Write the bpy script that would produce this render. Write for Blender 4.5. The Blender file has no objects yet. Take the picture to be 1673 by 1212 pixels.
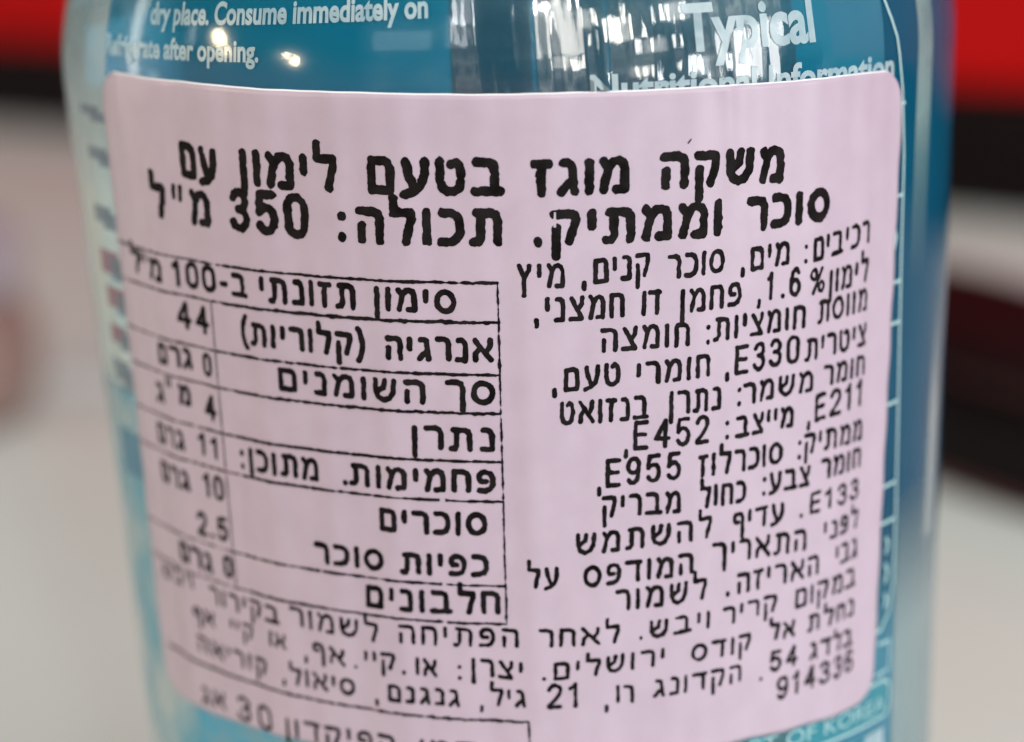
import bpy, bmesh, math, random
import numpy as np

sc = bpy.context.scene
COL = sc.collection
MM = 0.001
RAD = math.radians
TABLE = -112.0                      # height of the counter top below the eye, in mm; everything is lifted by it


def W(x, y, z):                     # millimetres round the bottle axis (z = 0 at eye height) -> metres above the counter
    return (x * MM, y * MM, (z - TABLE) * MM)


# ------------------------------------------------------------------ camera
F_PX, DIST, YAW, PITCH, ROLL, CX = 4148.4, 186.9, -0.08581, 0.22381, -0.0688, 500.0
cam = bpy.data.cameras.new('camera')
co = bpy.data.objects.new('camera', cam)
COL.objects.link(co)
from mathutils import Vector, Matrix
Fw = Vector((math.sin(YAW) * math.cos(PITCH), math.cos(YAW) * math.cos(PITCH), -math.sin(PITCH)))
Rt = Vector((math.cos(YAW), -math.sin(YAW), 0))
Up = Rt.cross(Fw)
R2 = math.cos(ROLL) * Rt + math.sin(ROLL) * Up
U2 = -math.sin(ROLL) * Rt + math.cos(ROLL) * Up
M = Matrix((R2, U2, -Fw)).transposed().to_4x4()
M.translation = Vector(W(0, -DIST, 0))
co.matrix_world = M
cam.sensor_width = 36.0
cam.lens = F_PX / 1673.0 * 36.0
cam.shift_x = (836.5 - CX) / 1673.0
cam.clip_start = 0.01
cam.clip_end = 50.0
cam.dof.use_dof = True
cam.dof.focus_distance = 0.158
cam.dof.aperture_fstop = 17.0
sc.camera = co

# ------------------------------------------------------------------ light
world = bpy.data.worlds.new('World')
sc.world = world
world.use_nodes = True
nt = world.node_tree
nt.nodes.clear()
wo = nt.nodes.new('ShaderNodeOutputWorld')
bg = nt.nodes.new('ShaderNodeBackground')
tc = nt.nodes.new('ShaderNodeTexCoord')


def wmath(op, a, b=None, c=None):
    n = nt.nodes.new('ShaderNodeMath')
    n.operation = op
    for i, v in enumerate((a, b, c)):
        if v is None:
            continue
        if isinstance(v, (int, float)):
            n.inputs[i].default_value = v
        else:
            nt.links.new(v, n.inputs[i])
    return n.outputs[0]


# a shop interior all round: dim, with lit shelves and doorways at their own bearings, paler towards the ceiling
sx = nt.nodes.new('ShaderNodeSeparateXYZ')
nt.links.new(tc.outputs['Generated'], sx.inputs[0])
az = wmath('ARCTAN2', sx.outputs[0], wmath('MULTIPLY', sx.outputs[1], -1.0))     # 0 = behind the photographer, + to the right
el = wmath('ARCSINE', sx.outputs[2])
ramp = nt.nodes.new('ShaderNodeValToRGB')
STRIPS = [(-180, .10), (-128, .16), (-120, .40), (-100, .45), (-93, .10), (-62, .05), (-36, .05), (-31, .40), (-18, .45), (-13, .42), (-7, .38), (-5, .06), (4, .08), (7, .75), (15, .85),
          (18, .12), (22, .10), (25, .55), (38, .42), (41, .12), (50, .30), (54, 1.0), (66, 1.0), (71, .10), (100, .05), (117, .08), (121, .34), (127, .30), (132, .05), (160, .04)]
cr = ramp.color_ramp
while len(cr.elements) < len(STRIPS):
    cr.elements.new(0.5)
for e, (deg, v) in zip(cr.elements, STRIPS):
    e.position = (deg + 180) / 360.0
for e, (deg, v) in zip(cr.elements, STRIPS):
    e.color = (v, v * 0.97, v * 0.91, 1)
nt.links.new(wmath('MULTIPLY_ADD', az, 1 / (2 * math.pi), 0.5), ramp.inputs[0])
# shelves and goods break the strips up
cb = nt.nodes.new('ShaderNodeCombineXYZ')
nt.links.new(wmath('MULTIPLY', az, 2.6), cb.inputs[0])
nt.links.new(wmath('MULTIPLY', el, 3.4), cb.inputs[1])
br = nt.nodes.new('ShaderNodeTexBrick')
br.inputs['Color1'].default_value = (0.10, 0.10, 0.11, 1)
br.inputs['Color2'].default_value = (1.0, 0.97, 0.92, 1)
br.inputs['Mortar'].default_value = (0.25, 0.25, 0.26, 1)
br.inputs['Scale'].default_value = 2.6
br.inputs['Mortar Size'].default_value = 0.03
br.inputs['Bias'].default_value = 0.25
br.inputs['Brick Width'].default_value = 0.62
br.inputs['Row Height'].default_value = 0.42
nt.links.new(cb.outputs[0], br.inputs['Vector'])
nzw = nt.nodes.new('ShaderNodeTexNoise')
nzw.inputs['Scale'].default_value = 7.0
nzw.inputs['Detail'].default_value = 4.0
nt.links.new(tc.outputs['Generated'], nzw.inputs['Vector'])


def wmix(fac, a, b, mode='MIX'):
    n = nt.nodes.new('ShaderNodeMix')
    n.data_type = 'RGBA'
    n.blend_type = mode
    for k, v in ((0, fac), (6, a), (7, b)):
        if isinstance(v, (int, float)):
            n.inputs[k].default_value = v
        elif isinstance(v, tuple):
            n.inputs[k].default_value = v
        else:
            nt.links.new(v, n.inputs[k])
    return n.outputs[2]


def wstep(x, lo, hi):
    n = nt.nodes.new('ShaderNodeMapRange')
    n.interpolation_type = 'SMOOTHSTEP'
    nt.links.new(x, n.inputs[0])
    n.inputs[1].default_value, n.inputs[2].default_value = lo, hi
    return n.outputs[0]


shop = wmix(0.75, ramp.outputs[0], br.outputs['Color'], 'MULTIPLY')
shop = wmix(0.6, shop, wmix(wstep(nzw.outputs[0], 0.35, 0.62), (0.15, 0.15, 0.15, 1), (1.3, 1.3, 1.3, 1)), 'MULTIPLY')
shop = wmix(1.0, shop, (1.7, 1.7, 1.7, 1), 'MULTIPLY')
room = wmix(wstep(el, 0.26, 0.50), shop, (0.12, 0.12, 0.12, 1))
room = wmix(wstep(el, -0.15, -0.45), room, (0.030, 0.028, 0.027, 1))
nt.links.new(room, bg.inputs['Color'])
bg.inputs['Strength'].default_value = 1.4
nt.links.new(bg.outputs[0], wo.inputs[0])


def lamp(name, loc, target, size, power, color, sy=None, shape='RECTANGLE'):
    L = bpy.data.lights.new(name, 'AREA')
    L.shape = shape
    L.size = size * MM
    if sy:
        L.size_y = sy * MM
    L.energy = power
    L.color = color
    o = bpy.data.objects.new(name, L)
    COL.objects.link(o)
    o.location = W(*loc)
    d = Vector(W(*target)) - Vector(W(*loc))
    o.rotation_euler = d.to_track_quat('-Z', 'Y').to_euler()
    return o


lamp('ceiling_light', (650, -650, 1300), (0, 0, -40), 900, 13.9, (1.0, 0.985, 0.99), 500)
lamp('ceiling_light', (-900, -100, 1300), (0, 100, -60), 700, 1.0, (1.0, 0.93, 0.88), 400)
lamp('warm_bulb', (-966, -276, 179), (0, 0, -15), 62, 1.1, (1.0, 0.74, 0.42), None, 'DISK')
lamp('warm_bulb', (-985, -330, 128), (0, 0, -15), 48, 0.7, (1.0, 0.74, 0.42), None, 'DISK')
lamp('warm_bulb', (-804, -631, 94), (0, 0, -15), 52, 0.9, (1.0, 0.78, 0.48), None, 'DISK')
lamp('shop_window', (905, -490, -30), (0, 0, -18), 200, 2.1, (1.0, 0.985, 0.975), 300)
lamp('shop_window', (215, -960, 250), (0, 0, -15), 150, 1.3, (1.0, 0.95, 0.87), 330)
lamp('shop_window', (-200, -960, 270), (0, 0, -15), 70, 0.18, (0.95, 0.98, 1.0), 200)
lamp('shop_window', (-965, 260, 60), (0, 0, -15), 90, 0.8, (1.0, 0.93, 0.82), 420)
lamp('warm_bulb', (-958, -250, 205), (0, 0, -15), 40, 0.45, (1.0, 0.78, 0.48), None, 'DISK')
lamp('warm_bulb', (-840, -600, 125), (0, 0, -15), 34, 0.3, (1.0, 0.80, 0.52), None, 'DISK')
for az_, el_, w_, h_, rad_, col_ in ((29, 13, 70, 150, 22, (1.0, .95, .86)), (37, 6, 110, 80, 16, (1.0, .96, .88)), (44, 17, 90, 110, 20, (1.0, .97, .92)), (33, -3, 90, 60, 16, (1.0, .93, .82)),
                                     (48, -3, 80, 110, 18, (.95, .98, 1.0)), (52, 24, 60, 90, 18, (1, 1, 1)), (20, 18, 50, 120, 18, (1.0, .95, .86)), (14, 3, 70, 80, 16, (1.0, .95, .86)),
                                     (-25, 14, 230, 120, 2.6, (.9, .97, 1.0)), (-10, 24, 80, 160, 9, (.95, .98, 1.0)), (-86, 12, 40, 120, 5, (1.0, .96, .9)), (-98, -2, 60, 60, 4, (1, .97, .92))):
    a_, e_ = RAD(az_), RAD(el_)
    lamp('shop_panel', (1000 * math.sin(a_) * math.cos(e_) + 8 * math.sin(a_), -1000 * math.cos(a_) * math.cos(e_) - 28, 1000 * math.sin(e_) - 16), (0, -28, -16),
         w_, rad_ * math.pi * w_ * h_ * 1e-6, col_, h_)
lamp('shop_spot', (178, -932, 385), (0, 0, -15), 60, 1.2, (1.0, 0.98, 0.95), None, 'DISK')

sc.view_settings.view_transform = 'Standard'
sc.view_settings.look = 'None'
sc.view_settings.exposure = 0.0
sc.view_settings.gamma = 1.0
sc.view_settings.use_curve_mapping = False
sc.cycles.max_bounces = 14
sc.cycles.transmission_bounces = 12
sc.cycles.transparent_max_bounces = 16
sc.cycles.caustics_reflective = False
sc.cycles.caustics_refractive = True
sc.cycles.blur_glossy = 0.5
sc.cycles.sample_clamp_indirect = 6.0


# ------------------------------------------------------------------ materials
def material(name, base=(0.8, 0.8, 0.8), rough=0.5, spec=0.5, coat=0.0, trans=0.0, ior=1.45):
    m = bpy.data.materials.new(name)
    m.use_nodes = True
    p = m.node_tree.nodes['Principled BSDF']
    p.inputs['Base Color'].default_value = (*base, 1)
    p.inputs['Roughness'].default_value = rough
    p.inputs['Specular IOR Level'].default_value = spec
    p.inputs['Coat Weight'].default_value = coat
    p.inputs['Coat Roughness'].default_value = 0.05
    p.inputs['Transmission Weight'].default_value = trans
    p.inputs['IOR'].default_value = ior
    return m, m.node_tree, p


def add(nt, kind, **kw):
    n = nt.nodes.new(kind)
    for k, v in kw.items():
        if k in n.inputs:
            n.inputs[k].default_value = v
        else:
            setattr(n, k, v)
    return n


def mottle(m, nt, p, c1, c2, scale=60.0, detail=4.0, bump=0.0, bscale=400.0, lo=0.35, hi=0.65, stretch=None):
    """two close tones spread by noise, and a fine bump"""
    t = add(nt, 'ShaderNodeTexCoord')
    vec = t.outputs['Object']
    if stretch:
        mp = add(nt, 'ShaderNodeMapping')
        mp.inputs['Scale'].default_value = stretch
        nt.links.new(vec, mp.inputs[0])
        vec = mp.outputs[0]
    n = add(nt, 'ShaderNodeTexNoise', Scale=scale, Detail=detail)
    nt.links.new(vec, n.inputs['Vector'])
    r = add(nt, 'ShaderNodeValToRGB')
    r.color_ramp.elements[0].position, r.color_ramp.elements[1].position = lo, hi
    r.color_ramp.elements[0].color, r.color_ramp.elements[1].color = (*c1, 1), (*c2, 1)
    nt.links.new(n.outputs[0], r.inputs[0])
    nt.links.new(r.outputs[0], p.inputs['Base Color'])
    if bump:
        n2 = add(nt, 'ShaderNodeTexNoise', Scale=bscale, Detail=3.0)
        nt.links.new(vec, n2.inputs['Vector'])
        b = add(nt, 'ShaderNodeBump', Strength=bump, Distance=0.0002)
        nt.links.new(n2.outputs[0], b.inputs['Height'])
        nt.links.new(b.outputs[0], p.inputs['Normal'])


m_paper, n_, p_ = material('pink_label_paper', rough=0.42, spec=0.35)
p_.inputs['Roughness'].default_value = 0.36
p_.inputs['Specular IOR Level'].default_value = 0.5
mottle(m_paper, n_, p_, (0.452, 0.372, 0.470), (0.478, 0.396, 0.496), scale=420, bump=0.05, bscale=2600)
m_edge, n_, p_ = material('paper_core_white', (0.85, 0.84, 0.86), 0.6)
m_ink, n_, p_ = material('black_thermal_ink', rough=0.6, spec=0.06)
mottle(m_ink, n_, p_, (0.0045, 0.0035, 0.004), (0.014, 0.012, 0.013), scale=900)
m_thin, n_, p_ = material('thin_grey_ink', (0.045, 0.035, 0.042), 0.5)
m_white, n_, p_ = material('white_film_print', rough=0.25, spec=0.5)
p_.inputs['Alpha'].default_value = 0.62
mottle(m_white, n_, p_, (0.40, 0.56, 0.64), (0.58, 0.72, 0.78), scale=700)
m_dim, n_, p_ = material('dull_aqua_film_print', (0.30, 0.52, 0.57), 0.4)
m_line, n_, p_ = material('pale_aqua_film_print', (0.38, 0.60, 0.64), 0.35)


def film_mat(name, color, alpha, rough=0.08, bump=0.0):
    """thin tinted film: partly clear, partly pigment, with a glossy skin"""
    m = bpy.data.materials.new(name)
    m.use_nodes = True
    nt = m.node_tree
    p = nt.nodes['Principled BSDF']
    p.inputs['Base Color'].default_value = (*color, 1)
    p.inputs['Roughness'].default_value = rough
    p.inputs['Alpha'].default_value = alpha
    if bump:
        t = add(nt, 'ShaderNodeTexCoord')
        mp = add(nt, 'ShaderNodeMapping')
        mp.inputs['Scale'].default_value = (1, 1, 0.12)
        nt.links.new(t.outputs['Object'], mp.inputs[0])
        n = add(nt, 'ShaderNodeTexNoise', Scale=420.0, Detail=3.0)
        nt.links.new(mp.outputs[0], n.inputs['Vector'])
        b = add(nt, 'ShaderNodeBump', Strength=bump, Distance=0.0004)
        nt.links.new(n.outputs[0], b.inputs['Height'])
        nt.links.new(b.outputs[0], p.inputs['Normal'])
    return m


def mottled_film(name, c1, c2, a1, a2, rough, scale, fade=None):
    m = film_mat(name, c1, a1, rough)
    nt = m.node_tree
    p = nt.nodes['Principled BSDF']
    t = add(nt, 'ShaderNodeTexCoord')
    n = add(nt, 'ShaderNodeTexNoise', Scale=scale, Detail=3.0)
    nt.links.new(t.outputs['Object'], n.inputs['Vector'])
    r = add(nt, 'ShaderNodeValToRGB')
    r.color_ramp.elements[0].position, r.color_ramp.elements[1].position = 0.38, 0.62
    r.color_ramp.elements[0].color, r.color_ramp.elements[1].color = (*c1, 1), (*c2, 1)
    nt.links.new(n.outputs[0], r.inputs[0])
    nt.links.new(r.outputs[0], p.inputs['Base Color'])
    mr = add(nt, 'ShaderNodeMapRange')
    mr.inputs[3].default_value, mr.inputs[4].default_value = a1, a2
    if fade:                                   # the film tint thins out between two heights on the bottle
        s_ = add(nt, 'ShaderNodeSeparateXYZ')
        nt.links.new(t.outputs['Object'], s_.inputs[0])
        nt.links.new(s_.outputs[2], mr.inputs[0])
        mr.inputs[1].default_value, mr.inputs[2].default_value = [(f - TABLE) * MM for f in fade]
    else:
        mr.inputs[1].default_value, mr.inputs[2].default_value = 0.38, 0.62
        nt.links.new(n.outputs[0], mr.inputs[0])
    nt.links.new(mr.outputs[0], p.inputs['Alpha'])
    return m


m_panel = mottled_film('frosted_white_film', (0.66, 0.74, 0.74), (0.50, 0.64, 0.68), 0.74, 0.28, 0.10, 120, (-26, -9))
m_aqua = mottled_film('aqua_pattern_film', (0.52, 0.59, 0.61), (0.14, 0.40, 0.53), 0.70, 0.68, 0.15, 190)
m_cyan = mottled_film('cyan_pattern_film', (0.26, 0.44, 0.52), (0.03, 0.34, 0.55), 0.50, 0.80, 0.15, 260)
m_side = mottled_film('teal_refraction_tint', (0.002, 0.060, 0.125), (0.003, 0.072, 0.135), 0.0, 0.96, 0.06, 90, (-60, -49))
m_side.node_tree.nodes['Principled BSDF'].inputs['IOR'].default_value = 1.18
m_streak = mottled_film('pale_refraction_tint', (0.34, 0.50, 0.50), (0.20, 0.36, 0.38), 0.0, 0.55, 0.2, 160, (-35, -23))
m_streak2 = mottled_film('grey_refraction_tint', (0.45, 0.52, 0.54), (0.34, 0.44, 0.48), 0.55, 0.0, 0.2, 160, (-45, -37))
m_pale = mottled_film('counter_refraction_tint', (0.42, 0.48, 0.46), (0.36, 0.45, 0.45), 0.0, 0.50, 0.15, 120, (-49, -60))
m_seam = bpy.data.materials.new('clear_seam_film')
m_seam.use_nodes = True
nt = m_seam.node_tree
nt.nodes.clear()
out = add(nt, 'ShaderNodeOutputMaterial')
tr = add(nt, 'ShaderNodeBsdfTransparent')
gs = add(nt, 'ShaderNodeBsdfGlossy', Roughness=0.05)
df = add(nt, 'ShaderNodeBsdfDiffuse')
df.inputs['Color'].default_value = (0.50, 0.60, 0.62, 1)
fr = add(nt, 'ShaderNodeFresnel', IOR=1.75)
m1 = add(nt, 'ShaderNodeMixShader')
m2 = add(nt, 'ShaderNodeMixShader')
m1.inputs[0].default_value = 0.015
nt.links.new(tr.outputs[0], m1.inputs[1])
nt.links.new(df.outputs[0], m1.inputs[2])
nt.links.new(fr.outputs[0], m2.inputs[0])
nt.links.new(m1.outputs[0], m2.inputs[1])
nt.links.new(gs.outputs[0], m2.inputs[2])
t = add(nt, 'ShaderNodeTexCoord')
mp = add(nt, 'ShaderNodeMapping')
mp.inputs['Scale'].default_value = (1, 1, 0.30)
nt.links.new(t.outputs['Object'], mp.inputs[0])
nz = add(nt, 'ShaderNodeTexNoise', Scale=230.0, Detail=5.0)
nt.links.new(mp.outputs[0], nz.inputs['Vector'])
bp = add(nt, 'ShaderNodeBump', Strength=0.22, Distance=0.0004)
nt.links.new(nz.outputs[0], bp.inputs['Height'])
nt.links.new(bp.outputs[0], gs.inputs['Normal'])
nt.links.new(bp.outputs[0], fr.inputs['Normal'])
nt.links.new(m2.outputs[0], out.inputs['Surface'])
m_mark_red = film_mat('dull_red_print', (0.30, 0.10, 0.16), 0.6, 0.4)
m_mark_blue = film_mat('blue_print', (0.08, 0.24, 0.38), 0.7, 0.4)
m_mark_grey = film_mat('slate_print', (0.16, 0.22, 0.30), 0.6, 0.4)
m_band = film_mat('teal_print', (0.03, 0.26, 0.34), 0.75, 0.3)

# the filled bottle: clear wall and blue drink refract together; a little pigment in the printed sleeve scatters
m_drink = bpy.data.materials.new('blue_drink_in_clear_bottle')
m_drink.use_nodes = True
nt = m_drink.node_tree
nt.nodes.clear()
out = add(nt, 'ShaderNodeOutputMaterial')
gl = add(nt, 'ShaderNodeBsdfPrincipled', Roughness=0.02, IOR=1.36)
gl.inputs['Base Color'].default_value = (0.92, 0.98, 1.0, 1)
gl.inputs['Transmission Weight'].default_value = 1.0
tint = add(nt, 'ShaderNodeBsdfPrincipled', Roughness=0.12, IOR=1.45)
tint.inputs['Base Color'].default_value = (0.006, 0.25, 0.42, 1)
ms = add(nt, 'ShaderNodeMixShader')
ms.inputs[0].default_value = 0.44
nt.links.new(gl.outputs[0], ms.inputs[1])
nt.links.new(tint.outputs[0], ms.inputs[2])
t = add(nt, 'ShaderNodeTexCoord')
mp = add(nt, 'ShaderNodeMapping')
mp.inputs['Scale'].default_value = (1, 1, 0.15)
nt.links.new(t.outputs['Object'], mp.inputs[0])
nz = add(nt, 'ShaderNodeTexNoise', Scale=130.0, Detail=2.0)
nt.links.new(mp.outputs[0], nz.inputs['Vector'])
bp = add(nt, 'ShaderNodeBump', Strength=0.16, Distance=0.0006)
nt.links.new(nz.outputs[0], bp.inputs['Height'])
nt.links.new(bp.outputs[0], tint.inputs['Normal'])
nt.links.new(bp.outputs[0], gl.inputs['Normal'])
va = add(nt, 'ShaderNodeVolumeAbsorption', Density=26.0)
va.inputs['Color'].default_value = (0.06, 0.66, 0.80, 1)
nt.links.new(ms.outputs[0], out.inputs['Surface'])
nt.links.new(va.outputs[0], out.inputs['Volume'])


# ------------------------------------------------------------------ object helpers
def tag(o, label=None, cat=None, group=None, kind=None):
    for k, v in (('label', label), ('category', cat), ('group', group), ('kind', kind)):
        if v:
            o[k] = v
    return o


def link(name, me, mat, parent=None, smooth=False):
    o = bpy.data.objects.new(name, me)
    COL.objects.link(o)
    for m in (mat if isinstance(mat, (list, tuple)) else (mat,)):
        me.materials.append(m)
    if parent:
        o.parent = parent
    if smooth and len(me.polygons):
        me.polygons.foreach_set('use_smooth', [True] * len(me.polygons))
    return o


def empty(name, loc):
    o = bpy.data.objects.new(name, None)
    COL.objects.link(o)
    o.location = loc
    o.empty_display_size = 0.01
    return o


def mesh(name, verts, faces):
    me = bpy.data.meshes.new(name)
    me.from_pydata([tuple(v) for v in verts], [], faces)
    me.update()
    return me


def lathe(name, prof, seg=160, ripple=None):
    """turn (radius, z) pairs in mm round the z axis"""
    vs, fs = [], []
    for r, z in prof:
        for k in range(seg):
            a = 2 * math.pi * k / seg
            rr = r + (ripple(a, z) if ripple else 0)
            vs.append((rr * math.cos(a) * MM, rr * math.sin(a) * MM, z * MM))
    n = len(prof)
    for i in range(n - 1):
        for k in range(seg):
            q = (k + 1) % seg
            fs.append((i * seg + k, i * seg + q, (i + 1) * seg + q, (i + 1) * seg + k))
    fs.append(tuple(range(seg - 1, -1, -1)))
    fs.append(tuple(range((n - 1) * seg, n * seg)))
    return mesh(name, vs, fs)


def rounded_box(name, sx, sy, sz, bev, taper=0.0):
    """a bevelled block standing on z = 0, in mm; the top is drawn in by taper"""
    bm = bmesh.new()
    bmesh.ops.create_cube(bm, size=1)
    for v in bm.verts:
        top = v.co.z > 0
        k = (1 - taper) if top else 1
        v.co = Vector((v.co.x * sx * k, v.co.y * sy * k, (v.co.z + 0.5) * sz)) * MM
    bmesh.ops.bevel(bm, geom=bm.edges[:], offset=bev * MM, segments=4, profile=0.5, affect='EDGES')
    me = bpy.data.meshes.new(name)
    bm.to_mesh(me)
    bm.free()
    return me


# ------------------------------------------------------------------ the setting
m_counter, n_, p_ = material('pale_grey_laminate', rough=0.38, spec=0.4)
mottle(m_counter, n_, p_, (0.69, 0.75, 0.715), (0.73, 0.79, 0.755), scale=6, bump=0.04, bscale=900)
top = link('countertop', rounded_box('countertop', 1800, 1420, 28, 3), m_counter)
top.location = W(0, 600, TABLE - 28)
tag(top, kind='structure')
m_wall, n_, p_ = material('dim_wall_paint', rough=0.7)
mottle(m_wall, n_, p_, (0.20, 0.19, 0.18), (0.24, 0.23, 0.22), scale=3)
me = mesh('wall', [W(-1500, 1300, TABLE - 2), W(1500, 1300, TABLE - 2), W(1500, 1300, 1500), W(-1500, 1300, 1500)], [(0, 1, 2, 3)])
tag(link('wall', me, m_wall), kind='structure')

# red display unit with a black plinth running slantwise behind the bottle
m_red, n_, p_ = material('red_gloss_panel', rough=0.6, spec=0.05)
mottle(m_red, n_, p_, (0.47, 0.006, 0.007), (0.52, 0.007, 0.008), scale=14)
m_black, n_, p_ = material('black_plastic', rough=0.6, spec=0.1)
mottle(m_black, n_, p_, (0.004, 0.002, 0.003), (0.008, 0.005, 0.006), scale=20)
A = Vector((-300, 845)); B = Vector((600, -55))
dirn = (B - A).normalized()
mid = (A + B) / 2
ang = math.atan2(dirn.y, dirn.x)
unit = empty('display_unit', W(mid.x, mid.y, TABLE))
unit.rotation_euler.z = ang
tag(unit, 'bright red display unit on a black plinth, out of focus behind the bottle', 'display unit')
L = (B - A).length
base = link('plinth', rounded_box('plinth', L, 120, 31, 2), m_black, unit)
base.location = (0, 62 * MM, 0.0005)
pan = link('red_panel', rounded_box('red_panel', L + 6, 126, 190, 4), m_red, unit)
pan.location = (0, 62 * MM, 31.6 * MM)

# beige mat lying at the back left
m_mat, n_, p_ = material('beige_cork_mat', rough=0.8)
mottle(m_mat, n_, p_, (0.58, 0.57, 0.55), (0.63, 0.62, 0.60), scale=25, bump=0.2, bscale=300)
mat = link('counter_mat', rounded_box('counter_mat', 190, 330, 2.0, 0.7), m_mat)
mat.location = W(-150, 455, TABLE + 0.2)
mat.rotation_euler.z = RAD(9)
tag(mat, 'beige mat lying flat on the counter at the left, behind the bottle', 'mat')

# black case with dark red trim standing to the right
m_maroon, n_, p_ = material('dark_red_trim', rough=0.4)
mottle(m_maroon, n_, p_, (0.045, 0.003, 0.004), (0.06, 0.004, 0.005), scale=20)
case = empty('carry_case', W(75.5, 240, TABLE))
case.rotation_euler.z = RAD(16)
tag(case, 'low black case with dark red trim, blurred on the counter at the right', 'case')
for nm, prof_, mm, dx in (('bottom_trim', [(79, 0.2), (80.5, 0.8), (80.5, 1.8), (79.5, 2.4)], m_maroon, 0), ('case_body', [(79, 2.5), (80, 4), (79, 10), (76, 13.5), (72, 15)], m_black, 0),
                          ('lid_trim', [(70, 15.1), (71, 15.6), (71, 16.8), (69, 17.6)], m_maroon, 3.0), ('lid', [(69.5, 17.7), (69.5, 18.4), (60, 19.6), (30, 20)], m_black, 1.0)):
    f = link(nm, lathe(nm, prof_, 96), mm, case, True)
    f.scale = (0.30, 1, 1)
    f.location.x = dx * MM

# small jar at the left edge
m_jar, n_, p_ = material('pinkish_brown_glaze', rough=0.4)
mottle(m_jar, n_, p_, (0.21, 0.145, 0.13), (0.26, 0.18, 0.16), scale=30)
m_lid, n_, p_ = material('lavender_grey_plastic', rough=0.45)
mottle(m_lid, n_, p_, (0.30, 0.27, 0.32), (0.34, 0.31, 0.36), scale=30)
jar = empty('small_jar', W(-112.5, 276, TABLE))
tag(jar, 'small pinkish brown jar with lavender lid, blurred at the left edge', 'jar')
f = link('jar_body', lathe('jar_body', [(17, 0), (20, 1), (22.5, 6), (22.5, 18), (19, 23), (18, 24)], 64), m_jar, jar, True)
f.location.z = 0.0004
f = link('jar_lid', lathe('jar_lid', [(19, 24.3), (20, 25), (20, 35), (18.5, 37), (17, 37.4)], 64), m_lid, jar, True)

# ------------------------------------------------------------------ the bottle
R0, K = 33.0, 0.04663


def rad(z):                                    # outer radius of the bottle in mm at height z
    r = R0 + K * np.asarray(z, float)
    r = r - 0.026 * np.maximum(np.asarray(z, float) + 19.5, 0) ** 2
    lowz = np.asarray(z, float)
    r = r + 0.05 * np.maximum(-80 - lowz, 0)   # flares again towards the foot
    return np.maximum(r, 13.2)


bottle = empty('drink_bottle', W(0, 0, TABLE))
tag(bottle, 'clear bottle of blue drink with a pink printed paper label, standing in front', 'bottle')
prof = [(0.5, TABLE + 4), (18, TABLE + 3.2), (24, TABLE + 0.6), (26, TABLE + 0.3), (28.6, TABLE + 1.6), (29.8, TABLE + 4)]
z = TABLE + 7
while z < 34:
    prof.append((float(rad(z)), z))
    z += 1.0 if z > -30 else 3.0
prof += [(13.0, 34.4)]
body = link('bottle_body', lathe('bottle_body', [(r, zz - TABLE) for r, zz in prof], 220), m_drink, bottle, True)
m_cap, n_, p_ = material('blue_cap_plastic', (0.02, 0.12, 0.32), 0.4)
cap = link('bottle_cap', lathe('bottle_cap', [(14.8, 34.8 - TABLE), (15.2, 35.2 - TABLE), (15.2, 47 - TABLE), (14.6, 48.4 - TABLE), (13, 49 - TABLE)], 240,
                               lambda a, z: 0.18 * math.cos(60 * a) if z < 47.5 - TABLE else 0), m_cap, bottle)


def on_film(theta_deg, z, off):                # point of the sleeve: angle round the bottle, height, stand-off
    t = np.radians(theta_deg)
    r = rad(z) + off
    return np.stack([r * np.sin(t) * MM, -r * np.cos(t) * MM, (np.asarray(z) - TABLE) * MM], -1)


def film_patch(name, t0, t1, z0, z1, off, mat, parent, nt_=24, nz_=24, wob=0.0, seed=1, edge=None):
    rs = np.random.RandomState(seed)
    tt, zz = np.meshgrid(np.linspace(t0, t1, nt_ + 1), np.linspace(z0, z1, nz_ + 1), indexing='ij')
    if edge:
        tt = tt + edge(tt, zz)
    o = off
    if wob:
        q = rs.uniform(0, 6.28, 8)
        o = off + wob * (1 + 0.5 * np.sin(tt * 1.1 + q[0] + 0.12 * zz) + 0.3 * np.sin(tt * 2.0 + q[1] - 0.25 * zz) + 0.2 * np.sin(tt * 3.3 + q[2] + 0.5 * zz)
                         + 0.35 * np.sin(zz * 0.9 + tt * 0.35 + q[3]))
    P = on_film(tt, zz, o).reshape(-1, 3)
    fs = []
    m = nz_ + 1
    for i in range(nt_):
        for j in range(nz_):
            fs.append((i * m + j, (i + 1) * m + j, (i + 1) * m + j + 1, i * m + j + 1))
    return link(name, mesh(name, P, fs), mat, parent, True)


# overlapping seam of the shrink sleeve, two wrinkled strips above and behind the label
film_patch('sleeve_seam', -5.7, 3.2, -66, -3, 0.03, m_seam, bottle, 60, 90, 0.030, 4)
film_patch('sleeve_seam', 3.6, 11.4, -66, -3, 0.06, m_seam, bottle, 60, 90, 0.035, 8)
film_patch('sleeve_seam', 11.6, 34.5, -66, -3, 0.03, m_seam, bottle, 160, 90, 0.030, 15)
film_patch('print_and_refraction_panel', 49.5, 88, -66, -4, 0.03, m_side, bottle, 24, 50)  # dark surroundings refracted in the right edge, painted as a fading teal tint
film_patch('refraction_streak', 57.6, 62.2, -36, -5, 0.06, m_streak, bottle, 6, 40, edge=lambda t, z: 0.04 * (z + 20))  # pale refraction streak of the right edge, painted on the film
film_patch('refraction_streak', 66.0, 71.0, -54, -36, 0.06, m_streak2, bottle, 6, 20, edge=lambda t, z: 0.10 * (z + 45))  # lower whitish edge streak, its refracted light put into the colour
film_patch('print_and_refraction_panel', 55.5, 88, -74, -46, 0.045, m_pale, bottle, 24, 30)  # counter refracted through the lower right edge, painted as a pale tint
film_patch('print_and_refraction_panel', -84, -52.5, -72, -40.2, 0.03, m_aqua, bottle, 24, 30)
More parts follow.
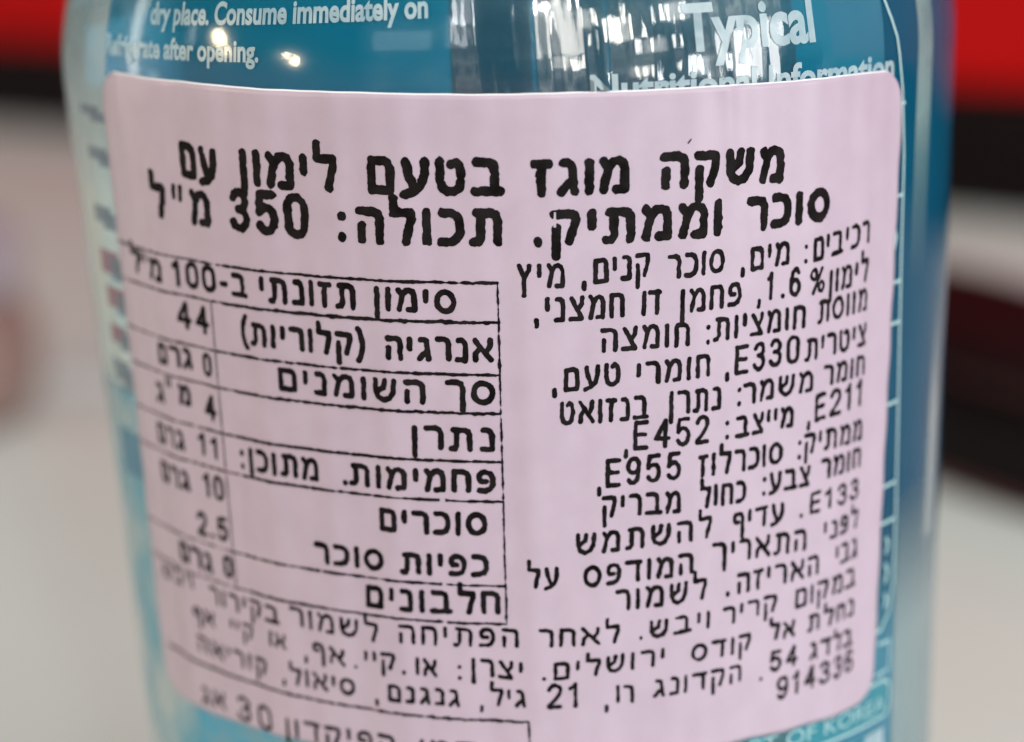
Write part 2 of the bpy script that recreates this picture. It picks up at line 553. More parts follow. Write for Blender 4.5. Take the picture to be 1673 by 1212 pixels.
film_patch('print_and_refraction_panel', -52.3, -6, -72, -60, 0.03, m_cyan, bottle, 24, 10)
panel = film_patch('print_and_refraction_panel', -82, -56, -40, -4, 0.03, m_panel, bottle, 24, 40)
for (t0, z0, dt, dz, m) in ((-62.6, -27.5, 3.2, 1.2, m_mark_grey), (-62.3, -30.9, 3.4, 1.7, m_mark_red), (-61.6, -33.4, 3.2, 1.5, m_mark_red),
                            (-62.3, -36.1, 3.0, 1.3, m_mark_red), (-63.2, -38.8, 3.2, 1.6, m_mark_grey), (-61.5, -23.2, 3.4, 0.9, m_mark_grey),
                            (-62.6, -20.2, 3.4, 0.7, m_mark_grey)):
    film_patch('colour_mark', t0 - dt, t0 + dt, z0 - dz / 2, z0 + dz / 2, 0.06, m, panel, 6, 3)
    film_patch('colour_mark', t0 + dt * 0.1, t0 + dt * 1.8, z0 - dz / 2 - .4, z0 + dz / 2 - .4, 0.09, m_mark_grey, panel, 6, 3)
film_patch('printed_blot', -68, -59, -46.6, -43.2, 0.04, m_mark_blue, bottle, 8, 6)


def film_text(name, text, t0, t1, zbase, height, mat, off, parent, slope=0.0, bold=0.032, zright=None):
    """lettering printed on the sleeve between two angles, cap height in mm"""
    c = bpy.data.curves.new(name, 'FONT')
    c.body = text
    c.size = 1.0
    c.offset = bold
    c.resolution_u = 4
    tmp = bpy.data.objects.new('tmp', c)
    COL.objects.link(tmp)
    dg = bpy.context.evaluated_depsgraph_get()
    me = bpy.data.meshes.new_from_object(tmp.evaluated_get(dg))
    bpy.data.objects.remove(tmp)
    bm = bmesh.new()
    bm.from_mesh(me)
    bmesh.ops.triangulate(bm, faces=bm.faces[:])
    V = np.array([v.co[:] for v in bm.verts])
    x0, x1 = V[:, 0].min(), V[:, 0].max()
    th = t0 + (V[:, 0] - x0) / (x1 - x0) * (t1 - t0)
    zr = zbase if zright is None else zright
    zz = zbase + (zr - zbase) * (V[:, 0] - x0) / (x1 - x0) + V[:, 1] / 0.73 * height
    Pn = on_film(th, zz, off)
    for v, q in zip(bm.verts, Pn):
        v.co = q
    bm.to_mesh(me)
    bm.free()
    me.materials.clear()
    return link(name, me, mat, parent)


film_text('printed_text', 'dry place. Consume immediately on', -46.0, -8.1, -14.0, 1.42, m_white, 0.12, bottle, zright=-13.85)
film_text('printed_text', 'Refrigerate after opening.', -55.5, -28.5, -16.1, 1.36, m_white, 0.12, bottle, zright=-16.25)
film_text('printed_text', 'Typical', 20.0, 37.3, -16.95, 2.9, m_white, 0.12, bottle, zright=-17.25)
film_text('printed_text', 'Nutritional Information', 9.2, 51.3, -19.60, 1.75, m_white, 0.12, bottle, zright=-20.6)
film_text('printed_text', 'PRODUCT OF KOREA', 13.0, 53.0, -64.2, 1.15, m_dim, 0.12, bottle, zright=-64.6, bold=0.0)


def film_line(name, pts, w, mat, parent, off=0.11):
    """a printed rule on the sleeve through (angle, z) points, w mm wide"""
    P = []
    for (ta, za), (tb, zb) in zip(pts[:-1], pts[1:]):
        n = max(2, int(max(abs(tb - ta) / 1.0, abs(zb - za) / 1.0)))
        for i in range(n):
            P.append((ta + (tb - ta) * i / n, za + (zb - za) * i / n))
    P.append(pts[-1])
    P = np.array(P)
    deg = 180 / math.pi / 31.5
    XY = np.stack([P[:, 0] / deg, P[:, 1]], 1)
    T = np.gradient(XY, axis=0)
    T /= np.maximum(np.linalg.norm(T, axis=1), 1e-9)[:, None]
    N = np.stack([-T[:, 1], T[:, 0]], 1) * w / 2
    A_, B_ = XY + N, XY - N
    V = np.concatenate([on_film(A_[:, 0] * deg, A_[:, 1], off), on_film(B_[:, 0] * deg, B_[:, 1], off)])
    n = len(P)
    return link(name, mesh(name, V, [(i, i + 1, n + i + 1, n + i) for i in range(n - 1)]), mat, parent)


frame = film_line('printed_border', [(48.6, -13.0), (50.1, -15.5), (52.1, -18.0), (53.5, -21.5), (54.3, -26), (54.3, -33), (54.6, -42), (54.8, -50), (54.6, -55.5),
                                     (53.6, -57.6), (51.6, -58.6), (47, -58.7)], 0.22, m_line, bottle)
for zt in (-22.4, -28.5, -34.3, -37.1, -42.6, -48.3, -50.9):
    film_line('border_tick', [(48.0, zt - 0.05), (54.2, zt)], 0.22, m_line, frame, 0.13)
for zt, hh in ((-24.6, 1.0), (-31.3, 1.7), (-52.6, 1.2), (-54.6, 1.4), (-56.6, 1.0)):
    film_line('border_tick', [(52.3, zt - hh / 2), (52.9, zt), (52.3, zt + hh / 2)], 0.26, m_line, frame, 0.13)
band = film_patch('printed_band', 8, 54.4, -65.1, -62.5, 0.05, m_band, bottle, 40, 4)
film_line('band_outline', [(8, -62.5), (52.5, -62.4), (54.0, -62.8), (54.4, -63.6), (54.2, -64.6), (53.2, -65.1), (8, -65.1)], 0.2, m_line, band, 0.13)
film_patch('printed_patch', 48.5, 53.2, -70, -66, 0.05, m_white, bottle, 8, 6)
film_patch('printed_patch', 20, 46.0, -70, -66, 0.05, m_line, bottle, 20, 6)
film_line('printed_border', [(51.0, -59.6), (54.0, -59.7), (54.0, -61.8), (50.5, -61.8)], 0.2, m_line, bottle)

# ------------------------------------------------------------------ single-stroke lettering of the thermal printer
def arc(cx, cy, rx, ry, a0, a1, n=9):
    return [(cx + rx * math.cos(RAD(a0 + (a1 - a0) * i / n)), cy + ry * math.sin(RAD(a0 + (a1 - a0) * i / n))) for i in range(n + 1)]


G = {   # glyph: (width, strokes); Hebrew letters are 1 high
    'א': (.80, [[(.04, 1), (.80, 0)], [(.76, 1), (.74, .72), (.60, .45)], [(.06, 0), (.08, .32), (.30, .62)]]),
    'ב': (.78, [[(.06, 1), (.42, 1), (.56, .93), (.60, .78), (.60, 0)], [(0, 0), (.78, 0)]]),
    'ג': (.48, [[(.08, 1), (.22, 1), (.33, .93), (.36, .78), (.40, .3), (.46, 0)], [(.38, .42), (.18, .22), (.02, 0)]]),
    'ד': (.70, [[(0, 1), (.70, 1)], [(.56, 1), (.56, 0)]]),
    'ה': (.68, [[(.02, 1), (.44, 1), (.60, .93), (.66, .76), (.66, 0)], [(.08, .5), (.08, 0)]]),
    'ו': (.12, [[(.06, 1), (.06, 0)]]),
    'ז': (.46, [[(0, 1), (.46, 1)], [(.26, 1), (.20, .6), (.22, 0)]]),
    'ח': (.66, [[(.05, 0), (.05, 1), (.44, 1), (.58, .93), (.64, .76), (.64, 0)]]),
    'ט': (.72, [[(.05, 1), (.05, .36), (.12, .12), (.28, 0), (.46, 0), (.63, .12), (.69, .36), (.69, .66), (.62, .9), (.50, 1), (.38, .90)]]),
    'י': (.12, [[(.06, 1), (.06, .52)]]),
    'כ': (.58, [[(.03, 1), (.26, 1), (.46, .91), (.56, .68), (.56, .32), (.46, .09), (.26, 0), (0, 0)]]),
    'ך': (.62, [[(.02, 1), (.38, 1), (.54, .93), (.60, .74), (.60, -.42)]]),
    'ל': (.58, [[(.03, 1.48), (.03, 1), (.56, 1), (.57, .74), (.48, .42), (.40, 0)]]),
    'מ': (.74, [[(.02, 1), (.18, .74), (.04, 0)], [(.18, .74), (.34, .97), (.48, 1), (.62, .93), (.70, .72), (.70, 0), (.42, 0)]]),
    'ם': (.68, [[(.06, 1), (.46, 1), (.60, .92), (.65, .76), (.65, 0), (.06, 0), (.06, 1)]]),
    'נ': (.44, [[(.08, 1), (.24, 1), (.36, .91), (.40, .75), (.40, 0), (.02, 0)]]),
    'ן': (.12, [[(.06, 1), (.06, -.46)]]),
    'ס': (.76, [arc(.38, .5, .36, .5, 0, 360, 20)]),
    'ע': (.70, [[(.66, 1), (.66, .58), (.54, .20), (.30, -.03), (.02, -.12)], [(.08, 1), (.16, .55), (.36, .05)]]),
    'פ': (.64, [[(.32, .50), (.12, .50), (.05, .62), (.05, .84), (.16, .97), (.32, 1), (.50, .93), (.60, .70), (.60, .34), (.50, .09), (.32, 0), (.02, 0)]]),
    'ף': (.62, [[(.30, .50), (.12, .50), (.05, .62), (.05, .84), (.16, .97), (.32, 1), (.50, .93), (.59, .72), (.59, -.46)]]),
    'צ': (.68, [[(.05, 1), (.60, .02)], [(.62, 1), (.60, .72), (.40, .42)], [(0, 0), (.60, 0)]]),
    'ץ': (.58, [[(.04, 1), (.28, .42)], [(.54, 1), (.52, .76), (.28, .42), (.28, -.46)]]),
    'ק': (.68, [[(.01, 1), (.46, 1), (.62, .96), (.65, .76), (.56, .38), (.46, .02)], [(.07, .52), (.07, -.50)]]),
    'ר': (.58, [[(.02, 1), (.34, 1), (.50, .93), (.56, .76), (.56, 0)]]),
    'ש': (.82, [[(.05, 1), (.05, .42), (.16, .12), (.38, 0), (.60, .10), (.75, .42), (.78, 1)], [(.42, 1), (.38, .66), (.08, .42)]]),
    'ת': (.78, [[(.10, 1), (.50, 1), (.66, .93), (.72, .76), (.72, 0)], [(.22, 1), (.22, .18), (.14, 0), (0, 0)]]),
    '.': (.10, [[(.05, .0), (.05, .03)]]), ',': (.14, [[(.09, .03), (.09, -.10), (.03, -.26)]]),
    ':': (.10, [[(.05, 0), (.05, .03)], [(.05, .74), (.05, .77)]]), '-': (.34, [[(.02, .52), (.32, .52)]]),
    '"': (.40, [[(.07, 1.12), (.05, .74)], [(.33, 1.12), (.31, .74)]]),
    '(': (.26, [arc(.46, .52, .40, .95, 118, 242, 8)]), ')': (.26, [arc(-.20, .52, .40, .95, 62, -62, 8)]),
}
D = {   # figures and Latin, drawn 1 high and set 1.3 high
    '0': (.56, [arc(.28, .72, .25, .28, 0, 180, 8) + [(.03, .28)] + arc(.28, .28, .25, .28, 180, 360, 8) + [(.53, .72)]]),
    '1': (.40, [[(.04, .80), (.16, .86), (.26, 1), (.26, 0)]]),
    '2': (.54, [arc(.27, .73, .24, .27, 165, -35, 8) + [(.30, .34), (.05, .08), (.03, 0), (.52, 0)]]),
    '3': (.54, [arc(.26, .75, .22, .25, 160, -75, 8) + [(.22, .53)], [(.22, .53)] + arc(.26, .27, .25, .27, 80, -160, 9)]),
    '4': (.58, [[(.42, 0), (.42, 1), (.03, .30), (.56, .30)]]),
    '5': (.54, [[(.48, 1), (.10, 1), (.06, .52)] + arc(.27, .33, .25, .33, 125, -150, 9)]),
    '6': (.54, [arc(.28, .29, .24, .29, 0, 360, 14), [(.48, .86), (.38, .98), (.26, 1), (.12, .88), (.05, .62), (.04, .29)]]),
    '9': (.54, [arc(.27, .71, .24, .29, 0, 360, 14), [(.07, .14), (.17, .02), (.29, 0), (.43, .12), (.50, .38), (.51, .71)]]),
    'E': (.56, [[(.54, 1), (.04, 1), (.04, 0), (.54, 0)], [(.04, .52), (.48, .52)]]),
    '%': (.78, [arc(.17, .77, .14, .21, 0, 360, 12), arc(.60, .23, .14, .21, 0, 360, 12), [(.62, 1), (.16, 0)]]),
}
for k_, (w_, s_) in D.items():
    G[k_] = (w_ * 1.12, [[(x * 1.12, y * 1.3) for x, y in st] for st in s_])

# word, left and right end, baseline at each end, letter height: all in mm on the label
WORDS = {
    'headline': [
        ('משקה', 10.66, 19.9, -24.96, -24.94, 2.35), ('מוגז', 2.35, 8.78, -25.1, -24.99, 2.35), ('בטעם', -8.16, 0.82, -24.96, -24.98, 2.44), ('לימון', -17.45, -10.02, -24.97, -25.01, 2.49),
        ('עם', -22.95, -19.2, -24.97, -25.19, 2.49), ('סוכר', 16.9, 23.91, -28.01, -27.83, 2.16), ('וממתיק', 3.58, 15.26, -28.26, -28.03, 2.28), ('.', 2.56, 3.02, -28.18, -28.18, 0),
        ('תכולה', -9.01, 0.76, -28.2, -28.17, 2.45), (':', -10.19, -9.66, -28.14, -28.14, 0), ('350', -18.57, -12.23, -28.13, -28.13, 2.45), ('מ', -22.22, -20.09, -28.11, -28.07, 2.48),
        ('"', -24.05, -22.73, -28.13, -28.13, 0), ('ל', -26.29, -24.51, -27.97, -27.97, 0),
    ],
    'table': [
        ('סימון', -7.93, -2.33, -32.42, -32.56, 1.63), ('תזונתי', -16.41, -9.05, -32.52, -32.53, 1.84), ('ב', -18.84, -17.37, -32.47, -32.47, 0), ('-', -19.89, -19.02, -32.55, -32.55, 0),
        ('100', -24.71, -20.12, -32.53, -32.45, 1.56), ('מ', -27.36, -25.64, -32.48, -32.48, 0), ('"', -28.53, -27.54, -32.46, -32.46, 0), ('ל', -29.79, -28.46, -32.27, -32.27, 0),
        ('אנרגיה', -7.25, 0.04, -35.66, -35.61, 1.66), ('(קלוריות)', -18.33, -8.51, -35.58, -35.62, 1.64), ('44', -24.56, -21.11, -35.41, -35.43, 1.64), ('סך', -3.29, 0.14, -38.38, -38.38, 1.65),
        ('השומנים', -15.38, -4.51, -38.41, -38.46, 1.64), ('0', -22.26, -21.19, -38.39, -38.39, 1.39), ('גרם', -27.29, -23.25, -38.31, -38.17, 1.41), ('נתרן', -5.65, 0.11, -41.47, -41.49, 1.65),
        ('4', -22.47, -21.11, -41.46, -41.46, 1.54), ('מ', -25.12, -23.75, -40.85, -40.85, 1.39), ('"', -26.6, -25.7, -40.86, -40.86, 0), ('ג', -28.06, -26.9, -41.25, -41.25, 1.39),
        ('פחמימות', -10.21, 0.13, -44.32, -44.24, 1.59), ('.', -10.7, -10.34, -44.36, -44.36, 0), ('מתוכן', -18.42, -12.44, -44.36, -44.3, 1.65), (':', -19.18, -18.77, -44.3, -44.3, 0),
        ('11', -23.51, -21.13, -44.12, -44.17, 1.35), ('גרם', -28.56, -24.85, -44.22, -44.21, 1.36), ('סוכרים', -8.15, -0.48, -47.2, -47.15, 1.66), ('10', -23.34, -21.0, -47.08, -47.09, 1.5),
        ('גרם', -28.66, -24.7, -46.99, -47.14, 1.43), ('כפיות', -6.66, -0.42, -50.02, -49.88, 1.49), ('סוכר', -13.25, -7.79, -50.04, -49.99, 1.51), ('2.5', -24.44, -20.94, -50.05, -49.93, 1.45),
        ('חלבונים', -9.42, 0.35, -52.66, -52.47, 1.64), ('0', -21.82, -20.71, -52.55, -52.55, 1.36), ('גרם', -26.92, -22.97, -52.47, -52.73, 1.45),
    ],
    'ingredients': [
        ('רכיבים', 22.41, 28.3, -30.42, -29.79, 1.67), (':', 21.72, 22.07, -30.4, -30.4, 0), ('מים', 17.3, 20.61, -30.51, -30.35, 1.6), (',', 16.65, 17.0, -30.5, -30.5, 0),
        ('סוכר', 11.33, 15.49, -30.58, -30.47, 1.64), ('קנים', 6.39, 10.27, -30.71, -30.36, 1.71), (',', 5.72, 6.02, -30.75, -30.75, 0), ('מיץ', 1.47, 4.67, -30.81, -30.81, 1.63),
        ('לימון', 24.11, 28.33, -32.71, -32.3, 1.65), ('%', 22.23, 23.78, -32.5, -32.5, 1.44), ('6', 20.57, 21.62, -32.52, -32.52, 1.57), ('.', 19.97, 20.32, -32.53, -32.53, 0),
        ('1', 18.75, 19.44, -32.57, -32.57, 1.53), (',', 18.01, 18.34, -32.66, -32.66, 0), ('פחמן', 12.23, 16.85, -32.82, -32.68, 1.62), ('דו', 9.67, 11.03, -32.84, -32.84, 1.73),
        ('חמצני', 3.26, 8.58, -33.01, -32.87, 1.69), (',', 2.63, 2.89, -33.05, -33.05, 0), ('מווסת', 23.13, 28.41, -34.58, -34.26, 1.58), ('חומציות', 14.75, 22.13, -34.83, -34.62, 1.57),
        (':', 14.21, 14.49, -34.94, -34.94, 0), ('חומצה', 6.95, 13.07, -35.09, -34.95, 1.63), ('ציטרית', 22.1, 28.51, -36.93, -36.59, 1.54), ('E330', 16.38, 21.75, -37.16, -36.91, 1.58),
        (',', 15.74, 16.05, -37.24, -37.24, 0), ('חומרי', 9.36, 14.64, -37.39, -37.09, 1.54), ('טעם', 4.5, 8.4, -37.55, -37.24, 1.58), (',', 3.81, 4.08, -37.58, -37.58, 0),
        ('חומר', 24.01, 28.47, -38.79, -38.62, 1.33), ('משמר', 17.12, 23.04, -39.23, -38.94, 1.38), (':', 16.72, 17.02, -39.24, -39.24, 0), ('נתרן', 11.64, 15.58, -39.37, -39.34, 1.61),
        ('בנזואט', 4.26, 10.38, -39.71, -39.56, 1.6), ('E211', 23.22, 28.42, -41.12, -40.62, 1.53), (',', 22.56, 22.94, -41.21, -41.21, 0), ('מייצב', 16.61, 21.48, -41.39, -41.11, 1.4),
        (':', 15.87, 16.17, -41.36, -41.36, 0), ('E452', 9.23, 14.73, -41.59, -41.48, 1.59), (',', 8.65, 8.93, -41.78, -41.78, 0), ('ממתיק', 22.39, 28.56, -43.21, -43.03, 1.38),
        (':', 21.88, 22.24, -43.39, -43.39, 0), ('סוכרלוז', 13.86, 20.71, -43.71, -43.5, 1.52), ('E955', 7.35, 12.71, -43.99, -43.71, 1.57), (',', 6.83, 7.11, -44.17, -44.17, 0),
        ('חומר', 24.16, 28.53, -45.16, -44.93, 1.34), ('צבע', 19.59, 23.18, -45.43, -45.33, 1.35), (':', 19.06, 19.38, -45.5, -45.5, 0), ('כחול', 14.06, 17.74, -45.81, -45.69, 1.47),
        ('מבריק', 7.15, 12.77, -46.01, -45.9, 1.5), ('E133', 23.18, 28.46, -47.36, -47.08, 1.24), ('.', 22.3, 22.66, -47.46, -47.46, 0), ('עדיף', 16.6, 21.01, -47.77, -47.51, 1.33),
        ('להשתמש', 5.37, 15.14, -48.43, -47.85, 1.47), ('לפני', 24.69, 28.56, -49.44, -49.04, 1.04), ('התאריך', 15.13, 23.08, -49.72, -49.71, 1.48), ('המודפס', 5.92, 13.81, -50.6, -50.15, 1.43),
        ('על', 2.08, 4.36, -50.62, -50.62, 1.36), ('גבי', 25.96, 28.64, -51.39, -51.15, 1.27), ('האריזה', 17.13, 24.44, -51.97, -51.6, 1.35), ('.', 16.3, 16.61, -51.95, -51.95, 0),
        ('לשמור', 8.18, 14.89, -52.39, -52.02, 1.49),
    ],
    'storage': [
        ('במקום', 22.18, 28.58, -53.73, -53.13, 1.49), ('קריר', 16.07, 20.75, -53.96, -53.61, 1.24), ('ויבש', 10.62, 15.25, -54.4, -54.01, 1.29), ('.', 9.95, 10.25, -54.42, -54.42, 0),
        ('לאחר', 2.87, 8.61, -54.67, -54.56, 1.38), ('הפתיחה', -7.0, 1.59, -54.82, -54.73, 1.44), ('לשמור', -15.58, -8.45, -54.76, -55.04, 1.48), ('בקירור', -23.69, -16.47, -54.9, -54.95, 1.33),
        ('ויבש.', -30.8, -25.38, -54.69, -54.33, 1.09), ('נחלת', 23.5, 28.57, -55.6, -55.27, 1.23), ('אל', 20.07, 22.38, -55.61, -55.61, 1.17), ('קודס', 13.76, 18.64, -56.28, -55.98, 1.25),
        ('ירושלים', 3.85, 11.9, -56.97, -56.24, 1.23), ('.', 3.15, 3.43, -56.93, -56.93, 0), ('יצרן', -1.85, 1.9, -56.79, -56.98, 1.32), (':', -2.76, -2.47, -57.08, -57.08, 0),
        ('או', -5.83, -4.18, -56.99, -56.99, 1.3), ('.', -6.77, -6.47, -57.03, -57.03, 0), ('קיי', -9.77, -7.19, -56.98, -56.79, 1.23), ('.', -10.53, -10.2, -57.1, -57.1, 0),
        ('אף', -13.85, -11.13, -56.81, -57.09, 1.17), (',', -14.57, -14.24, -57.1, -57.1, 0), ('או', -17.63, -16.0, -56.69, -56.69, 1.0), ('קיי', -21.62, -19.22, -56.7, -56.71, 1.07),
        ('אף', -25.89, -23.37, -56.76, -56.72, 1.1), ('בלדג', 23.82, 28.52, -57.56, -57.36, 1.2), ('54', 20.19, 22.73, -57.85, -57.7, 1.25), ('.', 19.38, 19.7, -58.29, -58.29, 0),
        ('הקדונג', 11.02, 17.88, -58.46, -58.07, 1.3), ('רו', 8.31, 9.71, -58.72, -58.72, 1.29), (',', 7.53, 7.78, -59.02, -59.02, 0), ('21', 3.43, 5.86, -58.96, -58.83, 1.45),
        ('גיל', -0.53, 2.07, -58.85, -58.88, 1.27), (',', -1.25, -0.98, -59.04, -59.04, 0), ('גנגנם', -7.98, -2.59, -59.09, -58.99, 1.24), (',', -8.93, -8.64, -59.29, -59.29, 0),
        ('סיאול', -15.94, -10.44, -59.11, -59.12, 1.29), (',', -16.59, -16.23, -59.11, -59.11, 0), ('קוריאה', -25.66, -18.0, -58.95, -59.06, 1.26), ('914336', 20.86, 28.76, -59.9, -59.23, 1.36),
    ],
    'deposit': [
        ('30', -21.64, -17.87, -62.98, -63.22, 1.54), ('אג', -25.8, -22.9, -62.96, -62.79, 1.32), ('הפיקדון', -16.66, -7.48, -63.1, -62.91, 1.47), ('דמי', -5.73, -1.53, -62.94, -62.91, 1.45),
    ],
}
PEN = {'headline': .60, 'table': .39, 'ingredients': .31, 'storage': .28, 'deposit': .30}
HGT = {'headline': 2.42, 'table': 1.64, 'ingredients': 1.58, 'storage': 1.30, 'deposit': 1.46}
TILT = -0.04615
CELL = 0.055
rng = np.random.RandomState(11)


def wrinkle(a, b):                             # soft vertical waves where the paper does not quite lie flat
    w = 0.060 * np.sin(a * 0.62 + 0.5 + 0.03 * b) + 0.045 * np.sin(a * 1.31 + 1.9 - 0.05 * b) + 0.016 * np.sin(a * 2.7 + b * 0.11)
    w = w + 0.05 * np.exp(-((a - 2.4 + 0.02 * (b + 40)) / 0.9) ** 2) * np.exp(-((b + 44) / 13.0) ** 2)
    w = w + 0.13 * np.exp(-((a - 15.3 + 0.10 * (b + 19)) / 0.55) ** 2) * np.exp(-np.maximum(-19 - b, 0) / 7.0)
    return w + 0.09


def on_label(a, b, off):
    a = np.asarray(a, float); b = np.asarray(b, float)
    s = math.cos(TILT) * a - math.sin(TILT) * b
    z = math.sin(TILT) * a + math.cos(TILT) * b
    t = s / R0
    r = rad(z) + off + wrinkle(a, b)
    return np.stack([r * np.sin(t) * MM, -r * np.cos(t) * MM, (z - TABLE) * MM], -1)


def layout(words, pen, hdef):
    """place every glyph of every word: list of (segment start, segment end, pen width)"""
    segs = []
    for t, aL, aR, bL, bR, h in words:
        h = h or hdef
        h = 0.5 * h + 0.5 * hdef if not any(c in D for c in t) else h
        heb = any('\u05d0' <= c <= '\u05ea' for c in t)
        order = t[::-1] if heb else t            # written right to left
        if heb:
            order = order.translate(str.maketrans('()', ')('))
        gap = 0.38
        nat = sum(G[c][0] for c in order) + gap * (len(order) - 1)
        pw = pen * (0.86 if h < 0.92 * hdef else 1.0) * (0.62 if t == '"' else 1.0)
        sx_ = max((aR - aL - pw), 0.02) / nat
        x = 0.0
        for c in order:
            gw, strokes = G[c]
            jit = rng.normal(0, 0.012)
            for st in strokes:
                P = []
                for gx, gy in st:
                    a = aL + pw / 2 + (x + gx) * sx_
                    f_ = (a - aL) / max(aR - aL, 1e-6)
                    b = bL + (bR - bL) * f_ + pw / 2 + (gy + jit) * (h - pw)
                    P.append((a, b))
                for p, q in zip(P[:-1], P[1:]):
                    segs.append((p, q, pw))
            x += gw + gap
    return segs


def smooth_noise(nx, ny, step, seed):
    rs = np.random.RandomState(seed)
    gx, gy = int(nx / step) + 3, int(ny / step) + 3
    g = rs.normal(size=(gx, gy))
    u = np.arange(nx) / step
    v = np.arange(ny) / step
    i, j = u.astype(int), v.astype(int)
    fu = (u - i)[:, None]; fv = (v - j)[None, :]
    fu = fu * fu * (3 - 2 * fu); fv = fv * fv * (3 - 2 * fv)
    return (g[np.ix_(i, j)] * (1 - fu) * (1 - fv) + g[np.ix_(i + 1, j)] * fu * (1 - fv) + g[np.ix_(i, j + 1)] * (1 - fu) * fv + g[np.ix_(i + 1, j + 1)] * fu * fv)


def ink(name, segs, mat, parent, off=0.02, rough=0.035, drop=0, seed=3, cell=CELL):
    """turn pen strokes into one printed sheet: distance field, a ragged edge, then marching squares on the label"""
    pts = np.array([s[0] for s in segs] + [s[1] for s in segs])
    a0, b0 = pts.min(0) - 0.8
    a1, b1 = pts.max(0) + 0.8
    nx, ny = int((a1 - a0) / cell) + 2, int((b1 - b0) / cell) + 2
    F = np.full((nx, ny), 0.5)
    for (p, q, w) in segs:
        m = w / 2 + 0.2
        i0 = max(int((min(p[0], q[0]) - m - a0) / cell), 0); i1 = min(int((max(p[0], q[0]) + m - a0) / cell) + 2, nx)
        j0 = max(int((min(p[1], q[1]) - m - b0) / cell), 0); j1 = min(int((max(p[1], q[1]) + m - b0) / cell) + 2, ny)
        X = a0 + np.arange(i0, i1)[:, None] * cell
        Y = b0 + np.arange(j0, j1)[None, :] * cell
        dx, dy = q[0] - p[0], q[1] - p[1]
        L2 = dx * dx + dy * dy + 1e-12
        t = np.clip(((X - p[0]) * dx + (Y - p[1]) * dy) / L2, 0, 1)
        d = np.hypot(X - p[0] - t * dx, Y - p[1] - t * dy) - w / 2
        F[i0:i1, j0:j1] = np.minimum(F[i0:i1, j0:j1], d)
    F = F + rough * smooth_noise(nx, ny, 0.30 / cell, seed) + rough * 0.5 * smooth_noise(nx, ny, 0.13 / cell, seed + 7)
    if drop is not None:                                    # a weak dot of the print head leaves a thin vertical break
        X = (a0 + np.arange(nx) * cell)[:, None]
        Y = (b0 + np.arange(ny) * cell)[None, :]
        weak = 0.20 * smooth_noise(nx, ny, 2.6 / cell, seed + 20)
        F = np.maximum(F, 0.02 + 0.09 * drop - np.abs(X + 3.55) + weak * (0.25 + 0.5 * drop) - 0.10)
        F = np.maximum(F, 0.02 - np.abs(X - 3.95) * 1.2 + weak * 0.25 - 2.0 * (np.abs(Y + 26.5) > 0.5))
    F[0, :] = F[-1, :] = 0.5
    F[:, 0] = F[:, -1] = 0.5
    F = np.where(np.abs(F) < 1e-6, 1e-6, F)
    ins = F < 0
    N = nx * ny
    idx = np.arange(N).reshape(nx, ny)
    code = (ins[:-1, :-1] * 1 + ins[1:, :-1] * 2 + ins[1:, 1:] * 4 + ins[:-1, 1:] * 8)
    faces = []
    for c in range(1, 16):
        I, J = np.nonzero(code == c)
        if not len(I):
            continue
        corner = [idx[I, J], idx[I + 1, J], idx[I + 1, J + 1], idx[I, J + 1]]
        edge = [N + idx[I, J], 2 * N + idx[I + 1, J], N + idx[I, J + 1], 2 * N + idx[I, J]]
        cols = []
        for k in range(4):
            on, nxt = bool(c >> k & 1), bool(c >> ((k + 1) % 4) & 1)
            if on:
                cols.append(corner[k])
            if on != nxt:
                cols.append(edge[k])
        faces.append(np.stack(cols, 1))
    allv = np.unique(np.concatenate([f.ravel() for f in faces]))
    kind, rest = allv // N, allv % N
    i, j = rest // ny, rest % ny
    va = F[i, j]
    i2 = np.minimum(i + (kind == 1), nx - 1); j2 = np.minimum(j + (kind == 2), ny - 1)
    vb = F[i2, j2]
    with np.errstate(divide='ignore', invalid='ignore'):
        t = np.where(kind > 0, va / (va - vb), 0.0)
    A_ = a0 + (i + t * (kind == 1)) * cell
    B_ = b0 + (j + t * (kind == 2)) * cell
    P = on_label(A_, B_, LABEL_T + off)
    me = bpy.data.meshes.new(name)
    me.vertices.add(len(P))
    me.vertices.foreach_set('co', P.ravel())
    loops = np.concatenate([np.searchsorted(allv, f).ravel() for f in faces])
    sizes = np.concatenate([np.full(len(f), f.shape[1]) for f in faces])
    starts = np.concatenate([[0], np.cumsum(sizes)[:-1]])
    me.loops.add(len(loops))
    me.loops.foreach_set('vertex_index', loops.astype(np.int32))
    me.polygons.add(len(sizes))
    me.polygons.foreach_set('loop_start', starts.astype(np.int32))
    me.update(calc_edges=True)
    return link(name, me, mat, parent, True)


# ------------------------------------------------------------------ the paper label
LABEL_T = 0.16
AL, AR, BT, BB, CR = -31.85, 31.45, -18.70, -62.75, 2.4


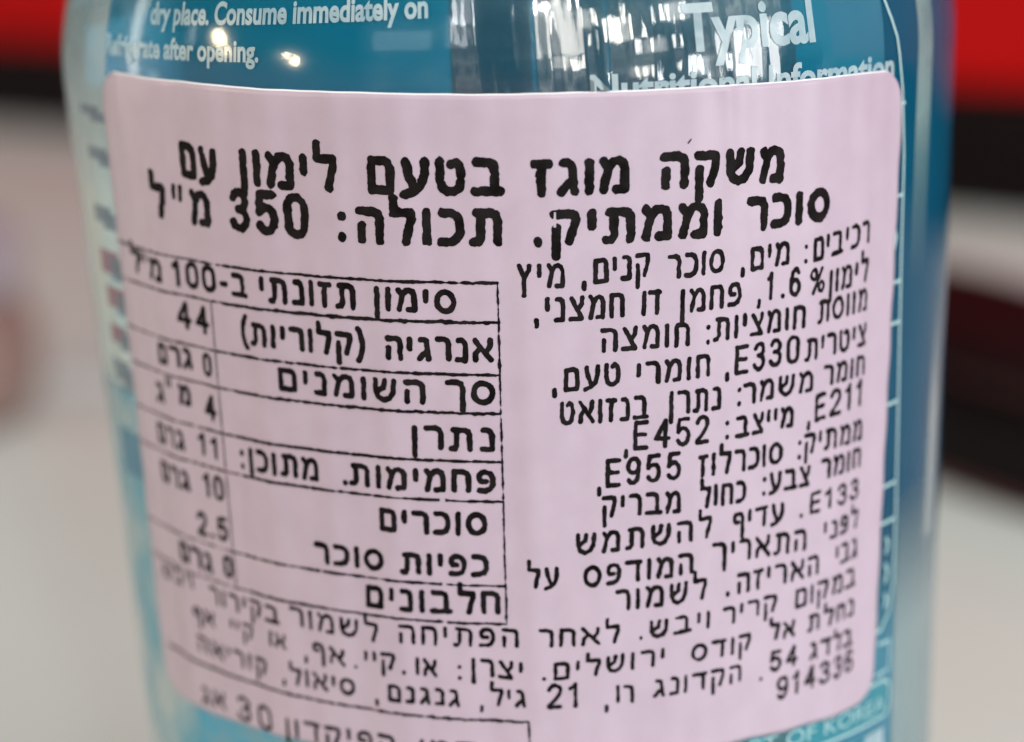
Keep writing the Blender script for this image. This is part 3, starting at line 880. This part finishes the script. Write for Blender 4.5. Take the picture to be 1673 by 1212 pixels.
def label_sheet():
    na, nb = 260, 150
    u = np.linspace(0, 1, na + 1); v = np.linspace(0, 1, nb + 1)
    aa, bb = np.meshgrid(u, v, indexing='ij')
    a = AL + (AR - AL) * aa
    rag = 0.02 * np.sin(a * 0.55) + 0.006 * np.sin(a * 2.3 + 2) - 0.05 * np.exp(-((a - 1) / 3.0) ** 2)
    top = BT + rag
    bot = BB + 0.026 * a + 0.03 * np.sin(a * 1.1)
    def cut(a):
        e = np.minimum(a - AL, AR - a)
        e = np.clip(CR - e, 0, CR)
        return CR - np.sqrt(np.maximum(CR * CR - e * e, 0))
    b = (bot + cut(a)) * (1 - bb) + (top - cut(a)) * bb
    a = a + 0.05 * np.sin(b * 1.3) * (np.abs(aa - 0.5) * 2) ** 8
    nv = (na + 1) * (nb + 1)
    Pt = on_label(a, b, LABEL_T).reshape(-1, 3)
    b2 = b.copy()
    b2[:, -1] += 0.085                        # the cut top edge shows its white core
    Pb = on_label(a, b2, 0.02).reshape(-1, 3)
    m = nb + 1
    fs, mi = [], []
    for i in range(na):
        for j in range(nb):
            q = (i * m + j, (i + 1) * m + j, (i + 1) * m + j + 1, i * m + j + 1)
            fs.append(q); mi.append(0)
            fs.append(tuple(nv + k for k in q[::-1])); mi.append(1)
    ring = [(i, 0) for i in range(na)] + [(na, j) for j in range(nb)] + [(i, nb) for i in range(na, 0, -1)] + [(0, j) for j in range(nb, 0, -1)]
    ids = [i * m + j for i, j in ring]
    for k in range(len(ids)):
        p, q = ids[k], ids[(k + 1) % len(ids)]
        fs.append((q, p, nv + p, nv + q)); mi.append(1)
    me = mesh('paper_label', np.concatenate([Pt, Pb]), fs)
    o = link('paper_label', me, (m_paper, m_edge), bottle, True)
    me.polygons.foreach_set('material_index', mi)
    me.polygons.foreach_set('use_smooth', [x == 0 for x in mi])
    return o


label = label_sheet()
NAMES = {'headline': 'printed_headline', 'table': 'table_lettering', 'ingredients': 'ingredient_lettering', 'storage': 'storage_lettering', 'deposit': 'deposit_lettering'}
for k, (g, ws) in enumerate(WORDS.items()):
    ink(NAMES[g], layout(ws, PEN[g], HGT[g]), m_ink, label, seed=3 + k * 31, rough=0.030 if g == 'headline' else 0.020)

rules = []
for b, w in ((-30.47, .20), (-33.02, .23), (-36.41, .20), (-38.94, .20), (-42.13, .20), (-44.79, .19), (-50.5, .17), (-53.1, .17)):
    a_ = np.linspace(-31.7, 0.28 - 0.019 * (b + 30.5), 40)
    for p, q in zip(a_[:-1], a_[1:]):
        wl = w * (0.62 if p < -20 else 1.0)
        rules.append(((p, b), (q, b), wl))
rules.append(((0.30, -30.5), (0.72, -53.1), .115))
a_ = np.linspace(-30.6, 2.2, 30)
for p, q in zip(a_[:-1], a_[1:]):
    rules.append(((p, -59.88), (q, -59.82), .18))
rules.append(((2.2, -59.82), (2.32, -62.3), .16))
ink('table_rules', rules, m_ink, label, seed=91, rough=0.028, off=0.034, drop=1)
ink('column_rule', [((-20.78, -33.1), (-20.55, -52.9), .10)], m_thin, label, seed=95, rough=0.012, off=0.048, drop=None)
# a stray fleck of print above the headline
ink('ink_fleck', [((12.55, -22.05), (12.75, -21.8), .10)], m_thin, label, seed=99, rough=0.02, drop=None)
